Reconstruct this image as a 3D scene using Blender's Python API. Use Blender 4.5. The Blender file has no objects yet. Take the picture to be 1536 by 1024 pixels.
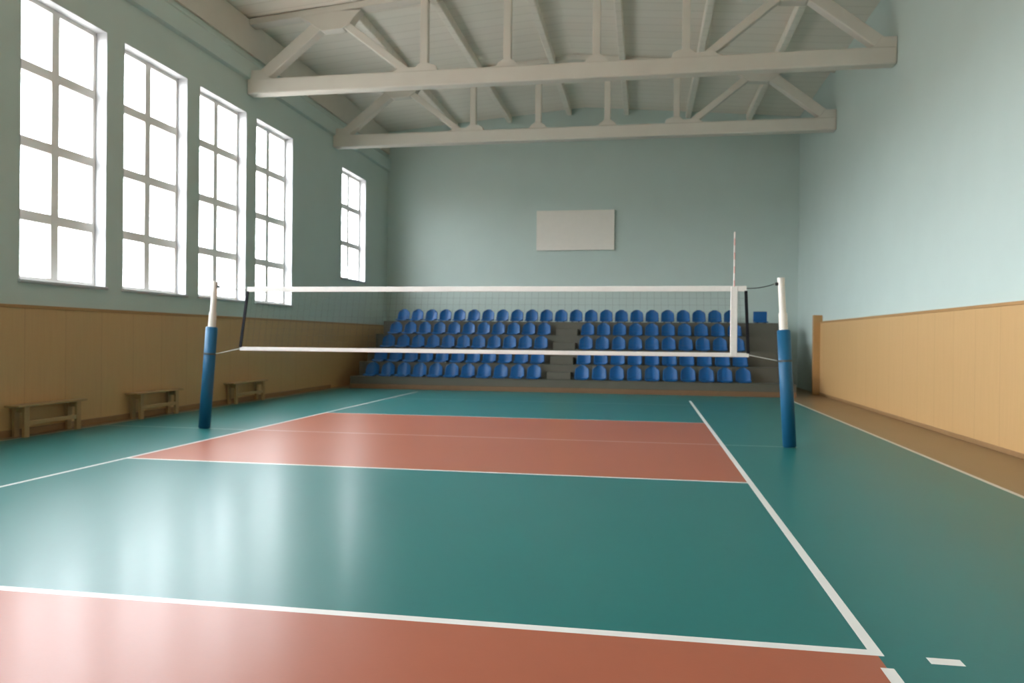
import bpy, bmesh, math, random
from mathutils import Vector, Matrix
random.seed(4)
S = bpy.context.scene
COL = S.collection

# ------------------------------------------------------------------ layout (metres; camera stands at x=0, y=0)
XL, XR = -9.1, 4.92            # side walls
YN, YB = -6.0, 26.35           # near and far end walls
NET_Y = 11.42
CX = -2.05                     # ridge of the roof
def zceil(x): return 9.42 - 0.088 * abs(x - CX)

# ------------------------------------------------------------------ materials
def rgb(h):                     # sRGB 0..255 -> linear
    o = []
    for c in h:
        c /= 255.0
        o.append(c / 12.92 if c <= 0.04045 else ((c + 0.055) / 1.055) ** 2.4)
    return (*o, 1.0)

class NT:
    def __init__(self, name):
        self.m = bpy.data.materials.new(name); self.m.use_nodes = True
        self.t = self.m.node_tree; self.t.nodes.clear()
        self.out = self.n('ShaderNodeOutputMaterial')
    def n(self, kind, **kw):
        x = self.t.nodes.new(kind)
        for k, v in kw.items(): setattr(x, k, v)
        return x
    def l(self, a, b): self.t.links.new(a, b)
    def math(self, op, a, b=None, c=None):
        x = self.n('ShaderNodeMath', operation=op)
        for i, v in enumerate((a, b, c)):
            if v is None: continue
            if isinstance(v, (int, float)): x.inputs[i].default_value = v
            else: self.l(v, x.inputs[i])
        return x.outputs[0]
    def mix(self, f, a, b):
        x = self.n('ShaderNodeMix', data_type='RGBA')
        for i, v in ((0, f), (6, a), (7, b)):
            if isinstance(v, (int, float)): x.inputs[i].default_value = v
            elif isinstance(v, tuple): x.inputs[i].default_value = v
            else: self.l(v, x.inputs[i])
        return x.outputs[2]
    def noise(self, scale, detail=3, vec=None, sc=None):
        x = self.n('ShaderNodeTexNoise'); x.inputs['Scale'].default_value = scale; x.inputs['Detail'].default_value = detail
        if vec is not None:
            if sc:
                mp = self.n('ShaderNodeMapping'); mp.inputs['Scale'].default_value = sc
                self.l(vec, mp.inputs['Vector']); vec = mp.outputs[0]
            self.l(vec, x.inputs['Vector'])
        return x.outputs['Fac']
    def ramp(self, f, a, b):
        x = self.n('ShaderNodeMapRange'); self.l(f, x.inputs[0])
        x.inputs[1].default_value = a; x.inputs[2].default_value = b
        return x.outputs[0]
    def bsdf(self, color, rough=0.5, spec=0.5, metal=0.0, bump=None, bstr=0.1, coat=0.0):
        b = self.n('ShaderNodeBsdfPrincipled')
        for nm, v in (('Base Color', color), ('Roughness', rough)):
            if isinstance(v, (int, float, tuple)): b.inputs[nm].default_value = v
            else: self.l(v, b.inputs[nm])
        b.inputs['Specular IOR Level'].default_value = spec
        b.inputs['Metallic'].default_value = metal
        b.inputs['Coat Weight'].default_value = coat
        if bump is not None:
            bp = self.n('ShaderNodeBump'); bp.inputs['Strength'].default_value = bstr; bp.inputs['Distance'].default_value = 0.01
            self.l(bump, bp.inputs['Height']); self.l(bp.outputs[0], b.inputs['Normal'])
        self.l(b.outputs[0], self.out.inputs[0])
        return b
    def obj(self): return self.n('ShaderNodeTexCoord').outputs['Object']

def plain(name, c, rough=0.5, spec=0.5, metal=0.0, var=0.06, scale=6.0):
    t = NT(name); o = t.obj()
    f = t.noise(scale, 4, o)
    c1 = tuple(x * (1 - var) for x in c[:3]) + (1,); c2 = tuple(min(1, x * (1 + var)) for x in c[:3]) + (1,)
    t.bsdf(t.mix(f, c1, c2), rough, spec, metal, bump=t.noise(scale * 12, 3, o), bstr=0.04)
    return t.m

M = {}
M['wall'] = plain('pale_teal_wall_paint', (0.508, 0.60, 0.562, 1), 0.55, 0.35, var=0.035, scale=1.3)
M['concrete'] = plain('off_white_concrete_paint', (0.62, 0.58, 0.51, 1), 0.6, 0.3, var=0.05, scale=2.5)
M['white'] = plain('white_paint', (0.47, 0.475, 0.485, 1), 0.45, 0.4, var=0.02)
M['frame'] = plain('window_frame_paint', (0.84, 0.82, 0.79, 1), 0.5, 0.4, var=0.04)
M['board'] = plain('white_board_panel', (0.80, 0.75, 0.68, 1), 0.5, 0.3, var=0.03)
M['blue_seat'] = plain('blue_moulded_plastic', (0.005, 0.085, 0.255, 1), 0.40, 0.3, var=0.05, scale=4)
M['blue_pad'] = plain('blue_vinyl_padding', (0.013, 0.104, 0.21, 1), 0.45, 0.3, var=0.05, scale=5)
M['tape'] = plain('white_canvas_tape', (0.82, 0.79, 0.75, 1), 0.8, 0.2, var=0.04, scale=20)
M['black'] = plain('black_webbing', (0.012, 0.012, 0.016, 1), 0.7, 0.2)
M['net'] = plain('dark_net_cord', (0.10, 0.11, 0.105, 1), 0.8, 0.2)
M['cord'] = plain('pale_cord', (0.5, 0.5, 0.46, 1), 0.7, 0.2)
M['dark_cord'] = plain('dark_steel_cable', (0.06, 0.07, 0.07, 1), 0.5, 0.4)
M['pole'] = plain('cream_pole_paint', (0.78, 0.72, 0.64, 1), 0.4, 0.5, var=0.03)
M['metal'] = plain('dark_metal', (0.05, 0.05, 0.05, 1), 0.4, 0.5, metal=0.6)
M['tier'] = plain('grey_painted_tier', (0.108, 0.102, 0.078, 1), 0.6, 0.35, var=0.08, scale=3)
M['tier_brown'] = plain('brown_kick_strip', (0.20, 0.11, 0.055, 1), 0.5, 0.4, var=0.1)
M['bench'] = plain('bench_wood', (0.42, 0.27, 0.12, 1), 0.5, 0.4, var=0.1, scale=8)
M['rail'] = plain('wainscot_rail_wood', (0.42, 0.235, 0.09, 1), 0.45, 0.4, var=0.08, scale=8)
M['base'] = plain('dark_baseboard_wood', (0.30, 0.17, 0.075, 1), 0.45, 0.4, var=0.1, scale=8)

def wood_panel():
    t = NT('tan_wood_panel'); o = t.obj()
    sx = t.n('ShaderNodeSeparateXYZ'); t.l(o, sx.inputs[0])
    y = sx.outputs[1]
    g = t.noise(3.0, 5, o, (1, 9, 0.6))
    # board joints every 0.82 m
    fr = t.math('FRACT', t.math('DIVIDE', t.math('ADD', y, 40.0), 0.82))
    seam = t.math('LESS_THAN', fr, 0.014)
    idx = t.math('FLOOR', t.math('DIVIDE', t.math('ADD', y, 40.0), 0.82))
    wn = t.n('ShaderNodeTexWhiteNoise', noise_dimensions='1D'); t.l(idx, wn.inputs['W'])
    c = t.mix(g, (0.53, 0.325, 0.138, 1), (0.60, 0.375, 0.168, 1))
    c = t.mix(t.math('MULTIPLY', wn.outputs['Value'], 0.10), c, (0.50, 0.29, 0.12, 1))
    c = t.mix(t.math('MULTIPLY', seam, 0.30), c, (0.22, 0.12, 0.05, 1))
    t.bsdf(c, 0.42, 0.4, bump=g, bstr=0.03)
    return t.m
M['panel'] = wood_panel()

def ceiling_boards():
    t = NT('off_white_ceiling_boards'); o = t.obj()
    sx = t.n('ShaderNodeSeparateXYZ'); t.l(o, sx.inputs[0])
    y = sx.outputs[1]
    fr = t.math('FRACT', t.math('DIVIDE', t.math('ADD', y, 40.0), 0.42))
    idx = t.math('FLOOR', t.math('DIVIDE', t.math('ADD', y, 40.0), 0.42))
    wn = t.n('ShaderNodeTexWhiteNoise', noise_dimensions='1D'); t.l(idx, wn.inputs['W'])
    g = t.noise(2.0, 4, o, (0.5, 3, 1))
    c = t.mix(g, (0.80, 0.73, 0.64, 1), (0.86, 0.795, 0.705, 1))
    c = t.mix(t.math('MULTIPLY', wn.outputs['Value'], 0.35), c, (0.74, 0.665, 0.56, 1))
    seam = t.math('LESS_THAN', fr, 0.06)
    c = t.mix(t.math('MULTIPLY', seam, 0.40), c, (0.50, 0.44, 0.35, 1))
    t.bsdf(c, 0.65, 0.25, bump=t.math('SUBTRACT', 1.0, seam), bstr=0.25)
    return t.m
M['ceiling'] = ceiling_boards()

def floor_paint():
    t = NT('painted_sports_floor'); o = t.obj()
    sx = t.n('ShaderNodeSeparateXYZ'); t.l(o, sx.inputs[0])
    X, Y = sx.outputs[0], sx.outputs[1]
    def box(x0, x1, y0, y1):
        a = t.math('MULTIPLY', t.math('GREATER_THAN', X, x0), t.math('LESS_THAN', X, x1))
        b = t.math('MULTIPLY', t.math('GREATER_THAN', Y, y0), t.math('LESS_THAN', Y, y1))
        return t.math('MULTIPLY', a, b)
    n1 = t.noise(0.7, 4, o); n2 = t.noise(14.0, 3, o)
    nn = t.math('ADD', t.math('MULTIPLY', n1, 0.7), t.math('MULTIPLY', n2, 0.3))
    brown = t.mix(nn, (0.235, 0.15, 0.07, 1), (0.285, 0.185, 0.09, 1))
    green = t.mix(nn, (0.0175, 0.142, 0.136, 1), (0.0265, 0.176, 0.168, 1))
    red = t.mix(nn, (0.362, 0.105, 0.056, 1), (0.412, 0.126, 0.070, 1))
    white = (0.78, 0.76, 0.73, 1)
    xl, xr, an, af, en = -6.2, 1.115, 8.435, 14.35, 3.955
    c = t.mix(box(-8.85, 3.66, -6, 21.39), brown, green)
    c = t.mix(box(xl, xr, an, af), c, red)
    c = t.mix(box(xl, xr, -6, en), c, red)
    lines = [(box(-8.875, -8.83, -6, 21.39), .42), (box(3.63, 3.685, -6, 21.39), .75),
             (box(-8.83, 2.15, NET_Y - .022, NET_Y + .022), .35), (box(xl, xr, NET_Y - .022, NET_Y + .022), .12),
             (box(xl, xr, an - .03, an + .025), .9), (box(xl, xr, af - .025, af + .025), .7),
             (box(xl, xr, 18.17, 18.22), .22),
             (box(xl - .03, xl + .025, -6, 20.6), .8),
             (box(xr - .03, xr + .03, en - .035, 19.5), 1.0), (box(xr - .03, xr + .03, -6, 3.78), 1.0),
             (box(xl, xr, en - .035, en + .035), 1.0), (box(1.335, 1.485, 3.87, 3.945), 1.0)]
    for m, f in lines:
        c = t.mix(t.math('MULTIPLY', m, f), c, white)
    r = t.math('ADD', 0.15, t.math('MULTIPLY', n1, 0.05))
    b = t.bsdf(c, 0.37, 0.17, bump=t.noise(60.0, 2, o), bstr=0.02)
    b.inputs['Coat Weight'].default_value = 0.12; b.inputs['Coat IOR'].default_value = 1.2
    t.l(r, b.inputs['Coat Roughness'])
    return t.m
M['floor'] = floor_paint()

def glass():
    t = NT('thin_window_glass')
    tr = t.n('ShaderNodeBsdfTransparent'); tr.inputs[0].default_value = (0.96, 0.97, 0.97, 1)
    gl = t.n('ShaderNodeBsdfGlossy'); gl.inputs['Roughness'].default_value = 0.05
    mx = t.n('ShaderNodeMixShader'); mx.inputs[0].default_value = 0.05
    t.l(tr.outputs[0], mx.inputs[1]); t.l(gl.outputs[0], mx.inputs[2]); t.l(mx.outputs[0], t.out.inputs[0])
    return t.m
M['glass'] = glass()

def antenna_mat():
    t = NT('red_and_white_antenna'); o = t.obj()
    sx = t.n('ShaderNodeSeparateXYZ'); t.l(o, sx.inputs[0])
    s = t.math('LESS_THAN', t.math('FRACT', t.math('DIVIDE', sx.outputs[2], 0.2)), 0.5)
    t.bsdf(t.mix(s, (0.72, 0.62, 0.58, 1), (0.62, 0.34, 0.30, 1)), 0.4)
    return t.m
M['antenna'] = antenna_mat()

# ------------------------------------------------------------------ mesh helpers
def box(bm, x0, x1, y0, y1, z0, z1, mtx=None):
    vs = [bm.verts.new(v) for v in ((x0, y0, z0), (x1, y0, z0), (x1, y1, z0), (x0, y1, z0),
                                    (x0, y0, z1), (x1, y0, z1), (x1, y1, z1), (x0, y1, z1))]
    if mtx is not None:
        for v in vs: v.co = mtx @ v.co
    for f in ((0, 3, 2, 1), (4, 5, 6, 7), (0, 1, 5, 4), (1, 2, 6, 5), (2, 3, 7, 6), (3, 0, 4, 7)):
        bm.faces.new([vs[i] for i in f])
def bbox(x0, x1, y0, y1, z0, z1, bev=0.0, seg=2):
    bm = bmesh.new(); box(bm, x0, x1, y0, y1, z0, z1)
    if bev: bmesh.ops.bevel(bm, geom=bm.edges[:], offset=bev, segments=seg, affect='EDGES', profile=0.5)
    return bm
def prism_xz(pts, y0, y1, bev=0.0, bm=None):    # polygon in x,z extruded along y
    bm = bm or bmesh.new()
    a = [bm.verts.new((x, y0, z)) for x, z in pts]; b = [bm.verts.new((x, y1, z)) for x, z in pts]
    n = len(pts)
    bm.faces.new(a); bm.faces.new(b[::-1])
    for i in range(n): bm.faces.new((a[i], b[i], b[(i + 1) % n], a[(i + 1) % n]))
    bmesh.ops.recalc_face_normals(bm, faces=bm.faces[:])
    if bev: bmesh.ops.bevel(bm, geom=bm.edges[:], offset=bev, segments=2, affect='EDGES', profile=0.5)
    return bm
def bar_xz(p, q, w, y0, y1, bev=0.0):
    d = Vector((q[0] - p[0], q[1] - p[1])).normalized(); n = Vector((-d.y, d.x)) * (w / 2)
    P, Q = Vector(p), Vector(q)
    return prism_xz([tuple(P - n), tuple(Q - n), tuple(Q + n), tuple(P + n)], y0, y1, bev)
def tube(bm, pts, r, seg=10, r2=None):
    pts = [Vector(p) for p in pts]; rings = []
    n = len(pts)
    for i, p in enumerate(pts):
        d = (pts[min(i + 1, n - 1)] - pts[max(i - 1, 0)]).normalized()
        u = d.orthogonal().normalized() if i == 0 else (rings[-1][1] - d * rings[-1][1].dot(d)).normalized()
        w = d.cross(u); rr = r if r2 is None else r + (r2 - r) * i / (n - 1)
        rings.append(([bm.verts.new(p + (u * math.cos(2 * math.pi * k / seg) + w * math.sin(2 * math.pi * k / seg)) * rr) for k in range(seg)], u))
    for i in range(n - 1):
        a, b = rings[i][0], rings[i + 1][0]
        for k in range(seg): bm.faces.new((a[k], a[(k + 1) % seg], b[(k + 1) % seg], b[k]))
    bm.faces.new(rings[0][0][::-1]); bm.faces.new(rings[-1][0])
def sheet(bm, fn, nu, nv, th):                  # curved sheet with thickness, fn(u,v)->Vector
    P = [[fn(i / nu, j / nv) for j in range(nv + 1)] for i in range(nu + 1)]
    def nrm(i, j):
        a = P[min(i + 1, nu)][j] - P[max(i - 1, 0)][j]; b = P[i][min(j + 1, nv)] - P[i][max(j - 1, 0)]
        c = a.cross(b); return c.normalized() if c.length > 1e-9 else Vector((0, 0, 1))
    A = [[bm.verts.new(P[i][j]) for j in range(nv + 1)] for i in range(nu + 1)]
    B = [[bm.verts.new(P[i][j] - nrm(i, j) * th) for j in range(nv + 1)] for i in range(nu + 1)]
    for i in range(nu):
        for j in range(nv):
            bm.faces.new((A[i][j], A[i + 1][j], A[i + 1][j + 1], A[i][j + 1]))
            bm.faces.new((B[i][j], B[i][j + 1], B[i + 1][j + 1], B[i + 1][j]))
    for i in range(nu):
        bm.faces.new((A[i][0], B[i][0], B[i + 1][0], A[i + 1][0])); bm.faces.new((A[i][nv], A[i + 1][nv], B[i + 1][nv], B[i][nv]))
    for j in range(nv):
        bm.faces.new((A[0][j], A[0][j + 1], B[0][j + 1], B[0][j])); bm.faces.new((A[nu][j], B[nu][j], B[nu][j + 1], A[nu][j + 1]))

def obj(name, bm, mat, parent=None, smooth=False, loc=None):
    bmesh.ops.recalc_face_normals(bm, faces=bm.faces[:])
    me = bpy.data.meshes.new(name); bm.to_mesh(me); bm.free()
    me.materials.append(M[mat])
    if smooth:
        for p in me.polygons: p.use_smooth = True
    o = bpy.data.objects.new(name, me); COL.objects.link(o)
    if loc is not None: o.location = loc
    if parent: o.parent = parent
    return o
def empty(name, loc=(0, 0, 0)):
    o = bpy.data.objects.new(name, None); o.location = loc; COL.objects.link(o); o.empty_display_size = 0.1; return o
def tag(o, label=None, cat=None, group=None, kind=None):
    if label: o['label'] = label
    if cat: o['category'] = cat
    if group: o['group'] = group
    if kind: o['kind'] = kind
    return o
def struct(o, label=None):
    return tag(o, label, None, None, 'structure')

# ------------------------------------------------------------------ room shell
WT = 0.35
fl = obj('floor', bbox(XL - WT, XR + WT, YN - WT, YB + WT, -0.2, 0.0), 'floor')
struct(fl, 'glossy teal and red sports floor with white court lines')

WZ0, WZ1 = 2.29, 6.66
WINS = [(9.94, 11.79), (12.22, 14.13), (14.56, 16.46), (16.91, 18.82), (22.13, 24.15)]
EXTRA = [(7.62, 9.48), (5.30, 7.16), (2.98, 4.84), (0.66, 2.52), (-1.66, 0.20), (-3.98, -2.12)]  # unseen windows continuing the row; the last two added for extra fill light
ALLW = [(a, b, 3.28 if i == 4 else WZ0, WZ1) for i, (a, b) in enumerate(WINS)] + [(a, b, WZ0, WZ1) for a, b in EXTRA]
bm = bmesh.new()
ys = sorted({YN - WT, YB + WT} | {v for w in ALLW for v in w[:2]})
zs = [0, WZ0, 3.28, WZ1, zceil(XL) + 0.2]
for a, b in zip(ys, ys[1:]):
    run = None
    for c, d in zip(zs, zs[1:]):
        hole = any(w[0] - 1e-4 <= a and b <= w[1] + 1e-4 and w[2] - 1e-4 <= c and d <= w[3] + 1e-4 for w in ALLW)
        if not hole: box(bm, XL - WT, XL, a, b, c, d)
wl = struct(obj('wall_left', bm, 'wall'), 'pale green-grey painted wall with the tall windows')
wr = struct(obj('wall_right', bbox(XR, XR + WT, YN - WT, YB + WT, 0, zceil(XR) + 0.2), 'wall'), 'pale teal painted wall, windowless and brightly lit')
def gable(y0, y1):
    return prism_xz([(XL, 0), (XR, 0), (XR, zceil(XR) + 0.1), (CX, zceil(CX) + 0.1), (XL, zceil(XL) + 0.1)], y0, y1)
wb = struct(obj('wall_back', gable(YB, YB + WT), 'wall'), 'pale teal end wall behind the blue seats')
wf = struct(obj('wall_front', gable(YN - WT, YN), 'wall'))

# ceiling: shallow gable slab with longitudinal ribs
ce = struct(obj('ceiling', prism_xz([(XL - WT, zceil(XL)), (CX, zceil(CX)), (XR + WT, zceil(XR)), (XR + WT, zceil(XR) + 0.3), (CX, zceil(CX) + 0.3), (XL - WT, zceil(XL) + 0.3)], YN - WT, YB + WT), 'ceiling'),
            'off-white boarded ceiling, shallow gable with long ribs')
for x in (-6.62, -4.70, -2.62, -0.68, 1.36, 3.30):
    z = zceil(x)
    obj('rib', bbox(x - 0.08, x + 0.08, 16.75 if x < -6 else YN, YB, z - 0.21, z + 0.02, 0.015, 1), 'ceiling', ce)

# eaves band and ledge on the window wall
t1 = struct(obj('trim_1', bbox(XL, XL + 0.06, YN, YB, 8.02, zceil(XL) - 0.01, 0.01, 1), 'concrete'), 'off-white band under the ceiling along the window wall')
t2 = struct(obj('trim_2', prism_xz([(XL, 7.40), (XL + 0.09, 7.44), (XL + 0.11, 7.80), (XL, 7.92)], YN, YB), 'wall'), 'pale green ledge running above the windows')

# wainscot (children of the walls), baseboards
WL, WR = 1.885, 2.015
obj('wainscot', bbox(XL, XL + 0.03, YN, 26.0, 0.0, WL), 'panel', wl)
obj('cap_rail', bbox(XL, XL + 0.045, YN, 26.0, WL - 0.005, WL + 0.045, 0.006, 1), 'rail', wl)
obj('wainscot', bbox(XR - 0.06, XR, YN, 22.78, 0.0, WR), 'panel', wr)
obj('cap_rail', bbox(XR - 0.075, XR, YN, 22.78, WR - 0.005, WR + 0.045, 0.006, 1), 'rail', wr)
struct(obj('baseboard_left', bbox(XL + 0.03, XL + 0.055, YN, 21.3, 0, 0.10, 0.006, 1), 'base'), 'dark wooden baseboard under the window wall')
struct(obj('baseboard_right', bbox(XR - 0.08, XR - 0.06, YN, 22.78, 0, 0.07, 0.006, 1), 'base'), 'brown wooden baseboard under the tan panelling')
struct(obj('trim_3', bbox(4.67, XR, 22.78, 22.90, 0, 2.24, 0.01, 1), 'rail'), 'brown upright board closing the end of the tan panelling')

# windows
def window(i, a, b, z0, z1):
    w = struct(empty(f'window_{i}', ((XL - 0.2), (a + b) / 2, z0)), 'tall white-framed grid window')
    o = Vector(w.location)
    def part(name, bm, mat):
        bmesh.ops.translate(bm, verts=bm.verts[:], vec=-o); return obj(name, bm, mat, w)
    xo, xg = XL - WT, XL - 0.24
    bm = bmesh.new(); t = 0.012
    box(bm, xo, XL + 0.004, a, a + t, z0, z1); box(bm, xo, XL + 0.004, b - t, b, z0, z1)
    box(bm, xo, XL + 0.004, a, b, z1 - t, z1); part('reveal', bm, 'white')
    part('sill', bbox(xo, XL + 0.05, a - 0.02, b + 0.02, z0 - 0.03, z0 + 0.02, 0.008, 1), 'white')
    bm = bmesh.new(); fw = 0.07
    for y0, y1 in ((a + t, a + t + fw), (b - t - fw, b - t)): box(bm, xg - 0.035, xg + 0.035, y0, y1, z0 + 0.02, z1 - t)
    for c, d in ((z0 + 0.02, z0 + 0.02 + fw), (z1 - t - fw, z1 - t)): box(bm, xg - 0.035, xg + 0.035, a + t + fw, b - t - fw, c, d)
    part('frame', bm, 'frame')
    m = a + (b - a) * 0.50
    part('mullion', bbox(xg - 0.04, xg + 0.04, m - 0.08, m + 0.08, z0 + 0.09, z1 - t - fw), 'frame')
    for z in (5.58, 4.43, 3.31):
        if z < z0 + 0.4: continue
        part('transom', bbox(xg - 0.038, xg + 0.038, a + t + fw, b - t - fw, z - 0.077, z + 0.077), 'frame')
    part('pane', bbox(xg - 0.006, xg + 0.006, a + t, b - t, z0 + 0.02, z1 - t), 'glass')
    # portal: guides the sky's light through the opening
    ld = bpy.data.lights.new(f'window_portal_{i}', 'AREA'); ld.shape = 'RECTANGLE'
    ld.size = b - a; ld.size_y = z1 - z0; ld.cycles.is_portal = True
    lo = bpy.data.objects.new(f'window_portal_{i}', ld); COL.objects.link(lo)
    lo.location = (XL - WT - 0.01, (a + b) / 2, (z0 + z1) / 2)
    lo.rotation_euler = Matrix(((0, 0, -1), (1, 0, 0), (0, 1, 0))).to_euler() if False else Vector((1, 0, 0)).to_track_quat('-Z', 'Z').to_euler()
for i, w in enumerate(ALLW): window(i + 1, *w)

# ------------------------------------------------------------------ roof trusses
def truss(Y, label):
    D = 0.15
    r = tag(empty('roof_truss', (CX, Y, 7.07)), label, 'truss', 'roof trusses')
    o = Vector(r.location)
    def part(name, bm):
        bmesh.ops.translate(bm, verts=bm.verts[:], vec=-o); return obj(name, bm, 'concrete', r)
    def mx(x): return 2 * CX - x
    part('bottom_chord', bbox(XL + 0.005, XR - 0.005, Y - D, Y + D, 7.07, 7.42, 0.03))
    L, R_ = XL + 0.065, XR - 0.005
    ch = 0.14
    part('top_chord', prism_xz([(L, zceil(L) - ch), (CX, zceil(CX) - ch), (R_, zceil(R_) - ch), (R_, zceil(R_) - 0.004), (CX, zceil(CX) - 0.004), (L, zceil(L) - 0.004)], Y - D, Y + D, 0.0))
    for s in (0, 1):
        f = (lambda x: x) if s == 0 else mx
        xw = XL + 0.005 if s == 0 else mx(XR - 0.005)
        P = lambda pts: [(f(x), z) for x, z in pts]
        part('end_block', prism_xz(P([(xw, 7.40), (-8.45, 7.40), (-8.62, 7.47), (-8.72, 7.62), (xw, 7.62)]), Y - D + 0.01, Y + D - 0.01, 0.012))
        zt = zceil(-7.05) - 0.24
        # hanging node under the top chord
        part('gusset', prism_xz(P([(-7.98, zt + 0.12), (-7.62, zt - 0.08), (-7.42, zt - 0.24), (-7.28, zt - 0.31), (-6.80, zt - 0.28), (-6.62, zt - 0.17), (-6.54, zt - 0.06), (-6.36, zt + 0.12)]), Y - D + 0.015, Y + D - 0.015, 0.012))
        a, b = P([(-8.80, 7.44), (-7.24, 8.68)]); part('diagonal_brace', bar_xz(a, b, 0.26, Y - 0.125, Y + 0.125, 0.02))
        a, b = P([(-6.90, 8.69), (-5.32, 7.46)]); part('diagonal_brace', bar_xz(a, b, 0.17, Y - 0.10, Y + 0.10, 0.02))
        # foot where the inner brace meets the first hanger
        part('gusset', prism_xz(P([(-5.62, 7.41), (-5.40, 7.55), (-5.22, 7.50), (-5.08, 7.50), (-4.99, 7.58), (-4.78, 7.58), (-4.62, 7.52), (-4.58, 7.41)]), Y - 0.13, Y + 0.13, 0.01))
        for x in (-4.90, -3.02):
            x = x
            part('hanger', bbox(min(f(x - 0.085), f(x + 0.085)), max(f(x - 0.085), f(x + 0.085)), Y - 0.085, Y + 0.085, 7.41, zceil(x) - ch + 0.01, 0.015))
        part('gusset', prism_xz(P([(-3.29, 7.41), (-3.22, 7.50), (-3.11, 7.58), (-2.93, 7.58), (-2.82, 7.50), (-2.75, 7.41)]), Y - 0.12, Y + 0.12, 0.01))
    return r
truss(16.6, 'off-white concrete roof truss spanning the hall above the volleyball net, the nearer one')
truss(21.55, 'off-white concrete roof truss above the front row of blue seats, the farther one')

# ------------------------------------------------------------------ board on the end wall
bd = tag(empty('notice_board', (-2.38, YB - 0.04, 5.22)), 'blank off-white rectangular board mounted high on the back wall', 'board')
obj('panel', bbox(-1.30, 1.30, -0.035, 0.03, -0.655, 0.655, 0.006, 1), 'board', bd)
bm = bmesh.new()
for x0, x1, z0, z1 in ((-1.33, -1.29, -.68, .68), (1.29, 1.33, -.68, .68), (-1.29, 1.29, -.68, -.64), (-1.29, 1.29, .64, .68)):
    box(bm, x0, x1, -0.045, 0.038, z0, z1)
obj('frame', bm, 'board', bd)

# ------------------------------------------------------------------ bleacher
BX0, BX1 = -8.5, 3.98
ROWY = [21.45 + 0.72 * i for i in range(5)]          # front lip of the seats
ROWZ = [0.35, 0.755, 1.18, 1.60, 2.035]              # tier tops
bl = tag(empty('bleacher', (CX, 21.3, 0)), 'grey stepped bleacher with brown kick strip, carrying the blue seats', 'bleacher')
o = Vector(bl.location)
def bpart(name, bm, mat):
    bmesh.ops.translate(bm, verts=bm.verts[:], vec=-o); return obj(name, bm, mat, bl)
for i in range(5):
    y0 = ROWY[i] - 0.04; y1 = ROWY[i + 1] - 0.04 if i < 4 else 25.3
    t = bpart('tier', bbox(BX0, BX1, y0, y1, 0.0, ROWZ[i], 0.012, 1), 'tier')
    e = obj('nosing', bbox(BX0 + 0.01, BX1 - 0.01, -0.012, 0.05, -0.02, 0.006), 'tier', t)
    e.location = (-CX, y0 - 21.3, ROWZ[i])
for i in range(1, 5):                                 # half steps in the aisle between the two seat blocks
    zz = (ROWZ[i - 1] + ROWZ[i]) / 2
    bpart('aisle_step', bbox(-2.74, -2.06, ROWY[i] - 0.40, ROWY[i] - 0.04, ROWZ[i - 1], zz, 0.01, 1), 'tier')
bpart('kick_strip', bbox(BX0, BX1, ROWY[0] - 0.075, ROWY[0] - 0.04, 0, 0.14, 0.006, 1), 'tier_brown')

# ------------------------------------------------------------------ seats
def make_seat():
    r = empty('stadium_seat')
    def back(u, v):                                   # u across, v up
        w = 0.202 - 0.010 * v
        if v > 0.55:
            q = (v - 0.55) / 0.45; w *= (max(0.0, 1 - 0.80 * q ** 3.0)) ** 0.42
        s = (u - 0.5) * 2
        z = 0.035 + 0.378 * v - 0.060 * (abs(s) ** 3.0) * (v ** 3)
        return Vector((s * w, 0.36 + 0.075 * v - 0.085 * s * s * (1 - 0.35 * v) - 0.035 * (1 - v) ** 2, z))
    def pan(u, v):                                    # v from the front lip to the back
        s = (u - 0.5) * 2
        w = 0.185 + 0.01 * v
        lip = 0.026 * max(0.0, (0.16 - v) / 0.16) ** 1.6
        z = 0.052 - lip - 0.022 * math.sin(math.pi * min(1, v * 1.1)) * (1 - s * s) + 0.022 * s ** 4
        return Vector((s * w, 0.0 + 0.36 * v, z))
    bm = bmesh.new(); sheet(bm, pan, 12, 12, 0.010); obj('seat_pan', bm, 'blue_seat', r, True)
    bm = bmesh.new(); sheet(bm, back, 14, 14, 0.010); obj('backrest', bm, 'blue_seat', r, True)
    for x in (-0.13, 0.09): obj('mounting_foot', bbox(x, x + 0.04, 0.06, 0.30, 0.0, 0.022), 'metal', r)
    return r
ORD = ['first', 'second', 'third', 'fourth', 'fifth', 'sixth', 'seventh', 'eighth', 'ninth', 'tenth', 'eleventh', 'twelfth', 'thirteenth',
       'fourteenth', 'fifteenth', 'sixteenth', 'seventeenth', 'eighteenth', 'nineteenth', 'twentieth', 'twenty-first', 'twenty-second', 'twenty-third']
ROWN = ['front', 'second', 'middle', 'fourth', 'top']
proto = make_seat(); used = [False]
def copy_tree(ob, parent=None):
    c = ob.copy(); COL.objects.link(c)
    if parent: c.parent = parent
    for ch in ob.children: copy_tree(ch, c)
    return c
def put(x, i, label):
    if used[0]: s = copy_tree(proto)
    else: s = proto; used[0] = True
    s.location = (x, ROWY[i], ROWZ[i] + 0.001)
    tag(s, label, 'seat', 'blue stadium seats on the bleacher')
for i in range(4):
    for k in range(11):
        put(-7.94 + 0.4835 * k, i, f'blue plastic bucket seat, {ORD[k]} from the window wall in the {ROWN[i]} row, left block')
    for k in range(10):
        put(-1.74 + 0.489 * k, i, f'blue plastic bucket seat, {ORD[k]} from the aisle in the {ROWN[i]} row, right block')
for k in range(23):
    put(-7.92 + 0.479 * k, 4, f'blue plastic bucket seat, {ORD[k]} from the window wall in the unbroken top row')
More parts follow.
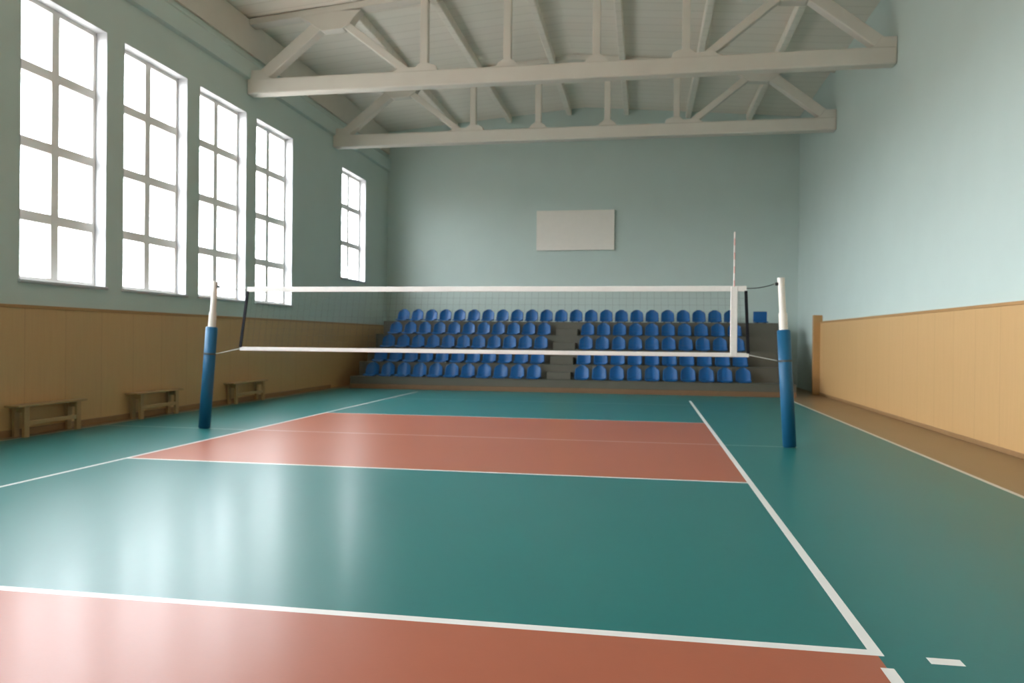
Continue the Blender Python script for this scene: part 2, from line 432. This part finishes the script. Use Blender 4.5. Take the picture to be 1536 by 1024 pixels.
# the odd flat-backed seat at the end of the top row
q = tag(empty('square_seat', (3.50, ROWY[4], ROWZ[4] + 0.001)), 'flat square-backed blue seat standing alone at the right end of the top row', 'seat')
obj('seat_pan', bbox(-0.2, 0.2, 0.0, 0.36, 0.022, 0.055, 0.012), 'blue_seat', q)
obj('backrest', bbox(-0.205, 0.205, 0.35, 0.385, 0.03, 0.37, 0.015), 'blue_seat', q)
for x in (-0.13, 0.09): obj('mounting_foot', bbox(x, x + 0.04, 0.06, 0.30, 0.0, 0.023), 'metal', q)

# ------------------------------------------------------------------ benches along the window wall
def bench(y0, y1, label):
    L = y1 - y0; H = 0.47
    r = tag(empty('bench', (XL + 0.185, (y0 + y1) / 2, 0)), label, 'bench', 'low wooden benches along the window wall')
    h = L / 2
    obj('seat', bbox(-0.125, 0.125, -h, h, H - 0.03, H, 0.008), 'bench', r)
    for s in (-1, 1):
        c = s * (h - 0.17)
        bm = bmesh.new()
        for x in (-0.105, 0.06): box(bm, x, x + 0.045, c - 0.045, c + 0.045, 0, H - 0.029)
        box(bm, -0.06, 0.06, c - 0.02, c + 0.02, H - 0.11, H - 0.029)
        obj('leg', bm, 'bench', r)
    obj('stretcher', bbox(0.07, 0.098, -(h - 0.125), h - 0.125, 0.17, 0.235, 0.005), 'bench', r)
bench(9.62, 11.0, 'low wooden bench against the wall, nearest the camera, under the first window')
bench(12.22, 13.6, 'low wooden bench under the second window, middle one of three')
bench(15.45, 17.0, 'low wooden bench just beyond the left volleyball post, farthest of three')

# ------------------------------------------------------------------ net posts
def post(base, top, label, hand):
    r = tag(empty('volleyball_post', base), label, 'net post', 'volleyball posts')
    B = Vector(base); T = Vector(top) - B
    bm = bmesh.new(); tube(bm, [(0, 0, 0.0), T * 0.55, T * 0.80], 0.062, 20, 0.058); tube(bm, [T * 0.79, T], 0.046, 20); obj('pole', bm, 'pole', r, False)
    bm = bmesh.new(); tube(bm, [T * 0.002, T * 0.35, T * 0.7], 0.092, 28)
    bmesh.ops.bevel(bm, geom=[e for e in bm.edges if len(e.link_faces) == 2 and any(len(f.verts) > 4 for f in e.link_faces)], offset=0.012, segments=2, affect='EDGES')
    pd = obj('pad', bm, 'blue_pad', r, True)
    bm = bmesh.new(); tube(bm, [T * 0.985, T * 1.012], 0.05, 20); obj('cap', bm, 'pole', r)
    p = T * 0.975
    obj('hook', bbox(p.x + min(0, hand * 0.085), p.x + max(0, hand * 0.085), p.y - 0.018, p.y + 0.018, p.z - 0.022, p.z + 0.022, 0.006), 'metal', r)
    p = T * 0.515
    bm = bmesh.new(); tube(bm, [p - T * 0.006, p + T * 0.006], 0.096, 28); obj('tie_band', bm, 'dark_cord', r)
    return B, T
LB, LT = post((-7.01, NET_Y, 0), (-6.84, NET_Y, 2.345), 'blue padded volleyball post with cream pole, in front of the windows', 1)
RB, RT = post((2.03, NET_Y - 0.06, 0), (1.90, NET_Y, 2.37), 'blue padded volleyball post with cream pole, beside the tan panelled wall', -1)

# ------------------------------------------------------------------ net
TLx, TRx, BLx, BRx = -6.28, 1.43, -6.40, 1.47
ZT0, ZT1, ZB0, ZB1 = 2.205, 2.285, 1.265, 1.325
nt = tag(empty('volleyball_net', (CX, NET_Y, 1.265)), 'volleyball net with white tapes stretched between the two blue posts', 'net')
o = Vector(nt.location)
def npart(name, bm, mat, sm=False):
    bmesh.ops.translate(bm, verts=bm.verts[:], vec=-o); return obj(name, bm, mat, nt, sm)
npart('top_tape', bbox(TLx, TRx, NET_Y - 0.008, NET_Y + 0.008, ZT0, ZT1, 0.004, 1), 'tape')
npart('bottom_tape', bbox(BLx, BRx, NET_Y - 0.007, NET_Y + 0.007, ZB0, ZB1, 0.004, 1), 'tape')
bm = bmesh.new(); h = 0.0008
n = 77
for k in range(1, n):
    f = k / n; xt = TLx + (TRx - TLx) * f; xb = BLx + (BRx - BLx) * f
    prism_xz([(xb - h, ZB1), (xb + h, ZB1), (xt + h, ZT0), (xt - h, ZT0)], NET_Y - h, NET_Y + h, 0, bm)
for k in range(1, 9):
    f = k / 9; z = ZB1 + (ZT0 - ZB1) * f
    if k < 9: box(bm, BLx + (TLx - BLx) * f, BRx + (TRx - BRx) * f, NET_Y - h, NET_Y + h, z - h, z + h)
npart('mesh', bm, 'net')
for xt, xb in ((TLx + 0.01, BLx + 0.01), (TRx - 0.01, BRx - 0.01)):
    npart('side_band', prism_xz([(xb - 0.021, ZB1 - 0.01), (xb + 0.021, ZB1 - 0.01), (xt + 0.021, ZT0 + 0.01), (xt - 0.021, ZT0 + 0.01)], NET_Y - 0.012, NET_Y + 0.012), 'black')
npart('antenna_sleeve', bbox(1.21, 1.305, NET_Y - 0.016, NET_Y + 0.016, ZB0 + 0.01, ZT1 - 0.01, 0.004, 1), 'tape')
bm = bmesh.new(); tube(bm, [(1.258, NET_Y, ZB0 + 0.02), (1.258, NET_Y, 3.06)], 0.011, 10); npart('antenna', bm, 'antenna', True)
def cordy(a, b, mat, sag=0.02, r=0.007):
    a, b = Vector(a), Vector(b); bm = bmesh.new()
    tube(bm, [a.lerp(b, k / 8) - Vector((0, 0, sag * 4 * (k / 8) * (1 - k / 8))) for k in range(9)], r, 8); npart('tension_cord', bm, mat, True)
pl, pr = LB + LT * 0.975, RB + RT * 0.975
cordy((TLx, NET_Y, 2.25), (pl.x + 0.096, NET_Y, pl.z), 'cord')
cordy((TRx, NET_Y, 2.25), (pr.x - 0.096, NET_Y, pr.z), 'dark_cord')
pl, pr = LB + LT * 0.515, RB + RT * 0.515
cordy((BLx, NET_Y, 1.295), (pl.x + 0.106, NET_Y, pl.z), 'cord', 0.0)
cordy((BRx, NET_Y, 1.295), (pr.x - 0.106, NET_Y - 0.02, pr.z), 'cord', 0.0)

# ------------------------------------------------------------------ daylight
W = bpy.data.worlds.new('overcast_sky'); S.world = W; W.use_nodes = True
t = W.node_tree; t.nodes.clear()
out = t.nodes.new('ShaderNodeOutputWorld'); bg = t.nodes.new('ShaderNodeBackground')
tc = t.nodes.new('ShaderNodeTexCoord'); sx = t.nodes.new('ShaderNodeSeparateXYZ'); cr = t.nodes.new('ShaderNodeValToRGB')
t.links.new(tc.outputs['Generated'], sx.inputs[0])
mp = t.nodes.new('ShaderNodeMapRange'); mp.inputs[1].default_value = -1; mp.inputs[2].default_value = 1
t.links.new(sx.outputs[2], mp.inputs[0]); t.links.new(mp.outputs[0], cr.inputs[0])
el = cr.color_ramp.elements
el[0].position = 0.0; el[0].color = (0.25, 0.24, 0.23, 1)
el[1].position = 1.0; el[1].color = (0.66, 0.70, 0.74, 1)
def stop(p, c):
    e = el.new(p); e.color = (*c, 1)
stop(0.495, (0.27, 0.262, 0.255)); stop(0.515, (0.76, 0.77, 0.79)); stop(0.55, (0.95, 0.975, 1.02)); stop(0.66, (0.92, 0.955, 1.0)); stop(0.80, (0.70, 0.735, 0.78))
bg.inputs[1].default_value = 24.5
t.links.new(cr.outputs[0], bg.inputs[0]); t.links.new(bg.outputs[0], out.inputs[0])

# ------------------------------------------------------------------ camera
F, YAW, PIT, ROL = 1153.92, 0.1708, -0.0039, -0.0097
c, s = math.cos(YAW), math.sin(YAW)
fw = Vector((-s * math.cos(PIT), c * math.cos(PIT), math.sin(PIT))); rt = Vector((c, s, 0)); dn = fw.cross(rt)
r2 = math.cos(ROL) * rt + math.sin(ROL) * dn; d2 = -math.sin(ROL) * rt + math.cos(ROL) * dn
cd = bpy.data.cameras.new('camera'); cam = bpy.data.objects.new('camera', cd); COL.objects.link(cam)
cd.sensor_width = 36.0; cd.lens = F * 36.0 / 1536.0; cd.clip_start = 0.05; cd.clip_end = 200
cam.matrix_world = Matrix(((r2.x, -d2.x, -fw.x, 0), (r2.y, -d2.y, -fw.y, 0), (r2.z, -d2.z, -fw.z, 1.5), (0, 0, 0, 1)))
cd.dof.use_dof = True; cd.dof.focus_distance = 3.0; cd.dof.aperture_fstop = 4.0
S.camera = cam

S.view_settings.view_transform = 'Standard'; S.view_settings.look = 'None'
S.view_settings.gamma = 1.0; S.view_settings.use_curve_mapping = False
S.view_settings.exposure = 0.0
S.cycles.max_bounces = 10; S.cycles.diffuse_bounces = 7; S.cycles.glossy_bounces = 4; S.cycles.transparent_max_bounces = 12
S.cycles.sample_clamp_indirect = 30.0
try:
    S.cycles.use_denoising = True; S.cycles.denoiser = 'OPENIMAGEDENOISE'
except Exception: pass
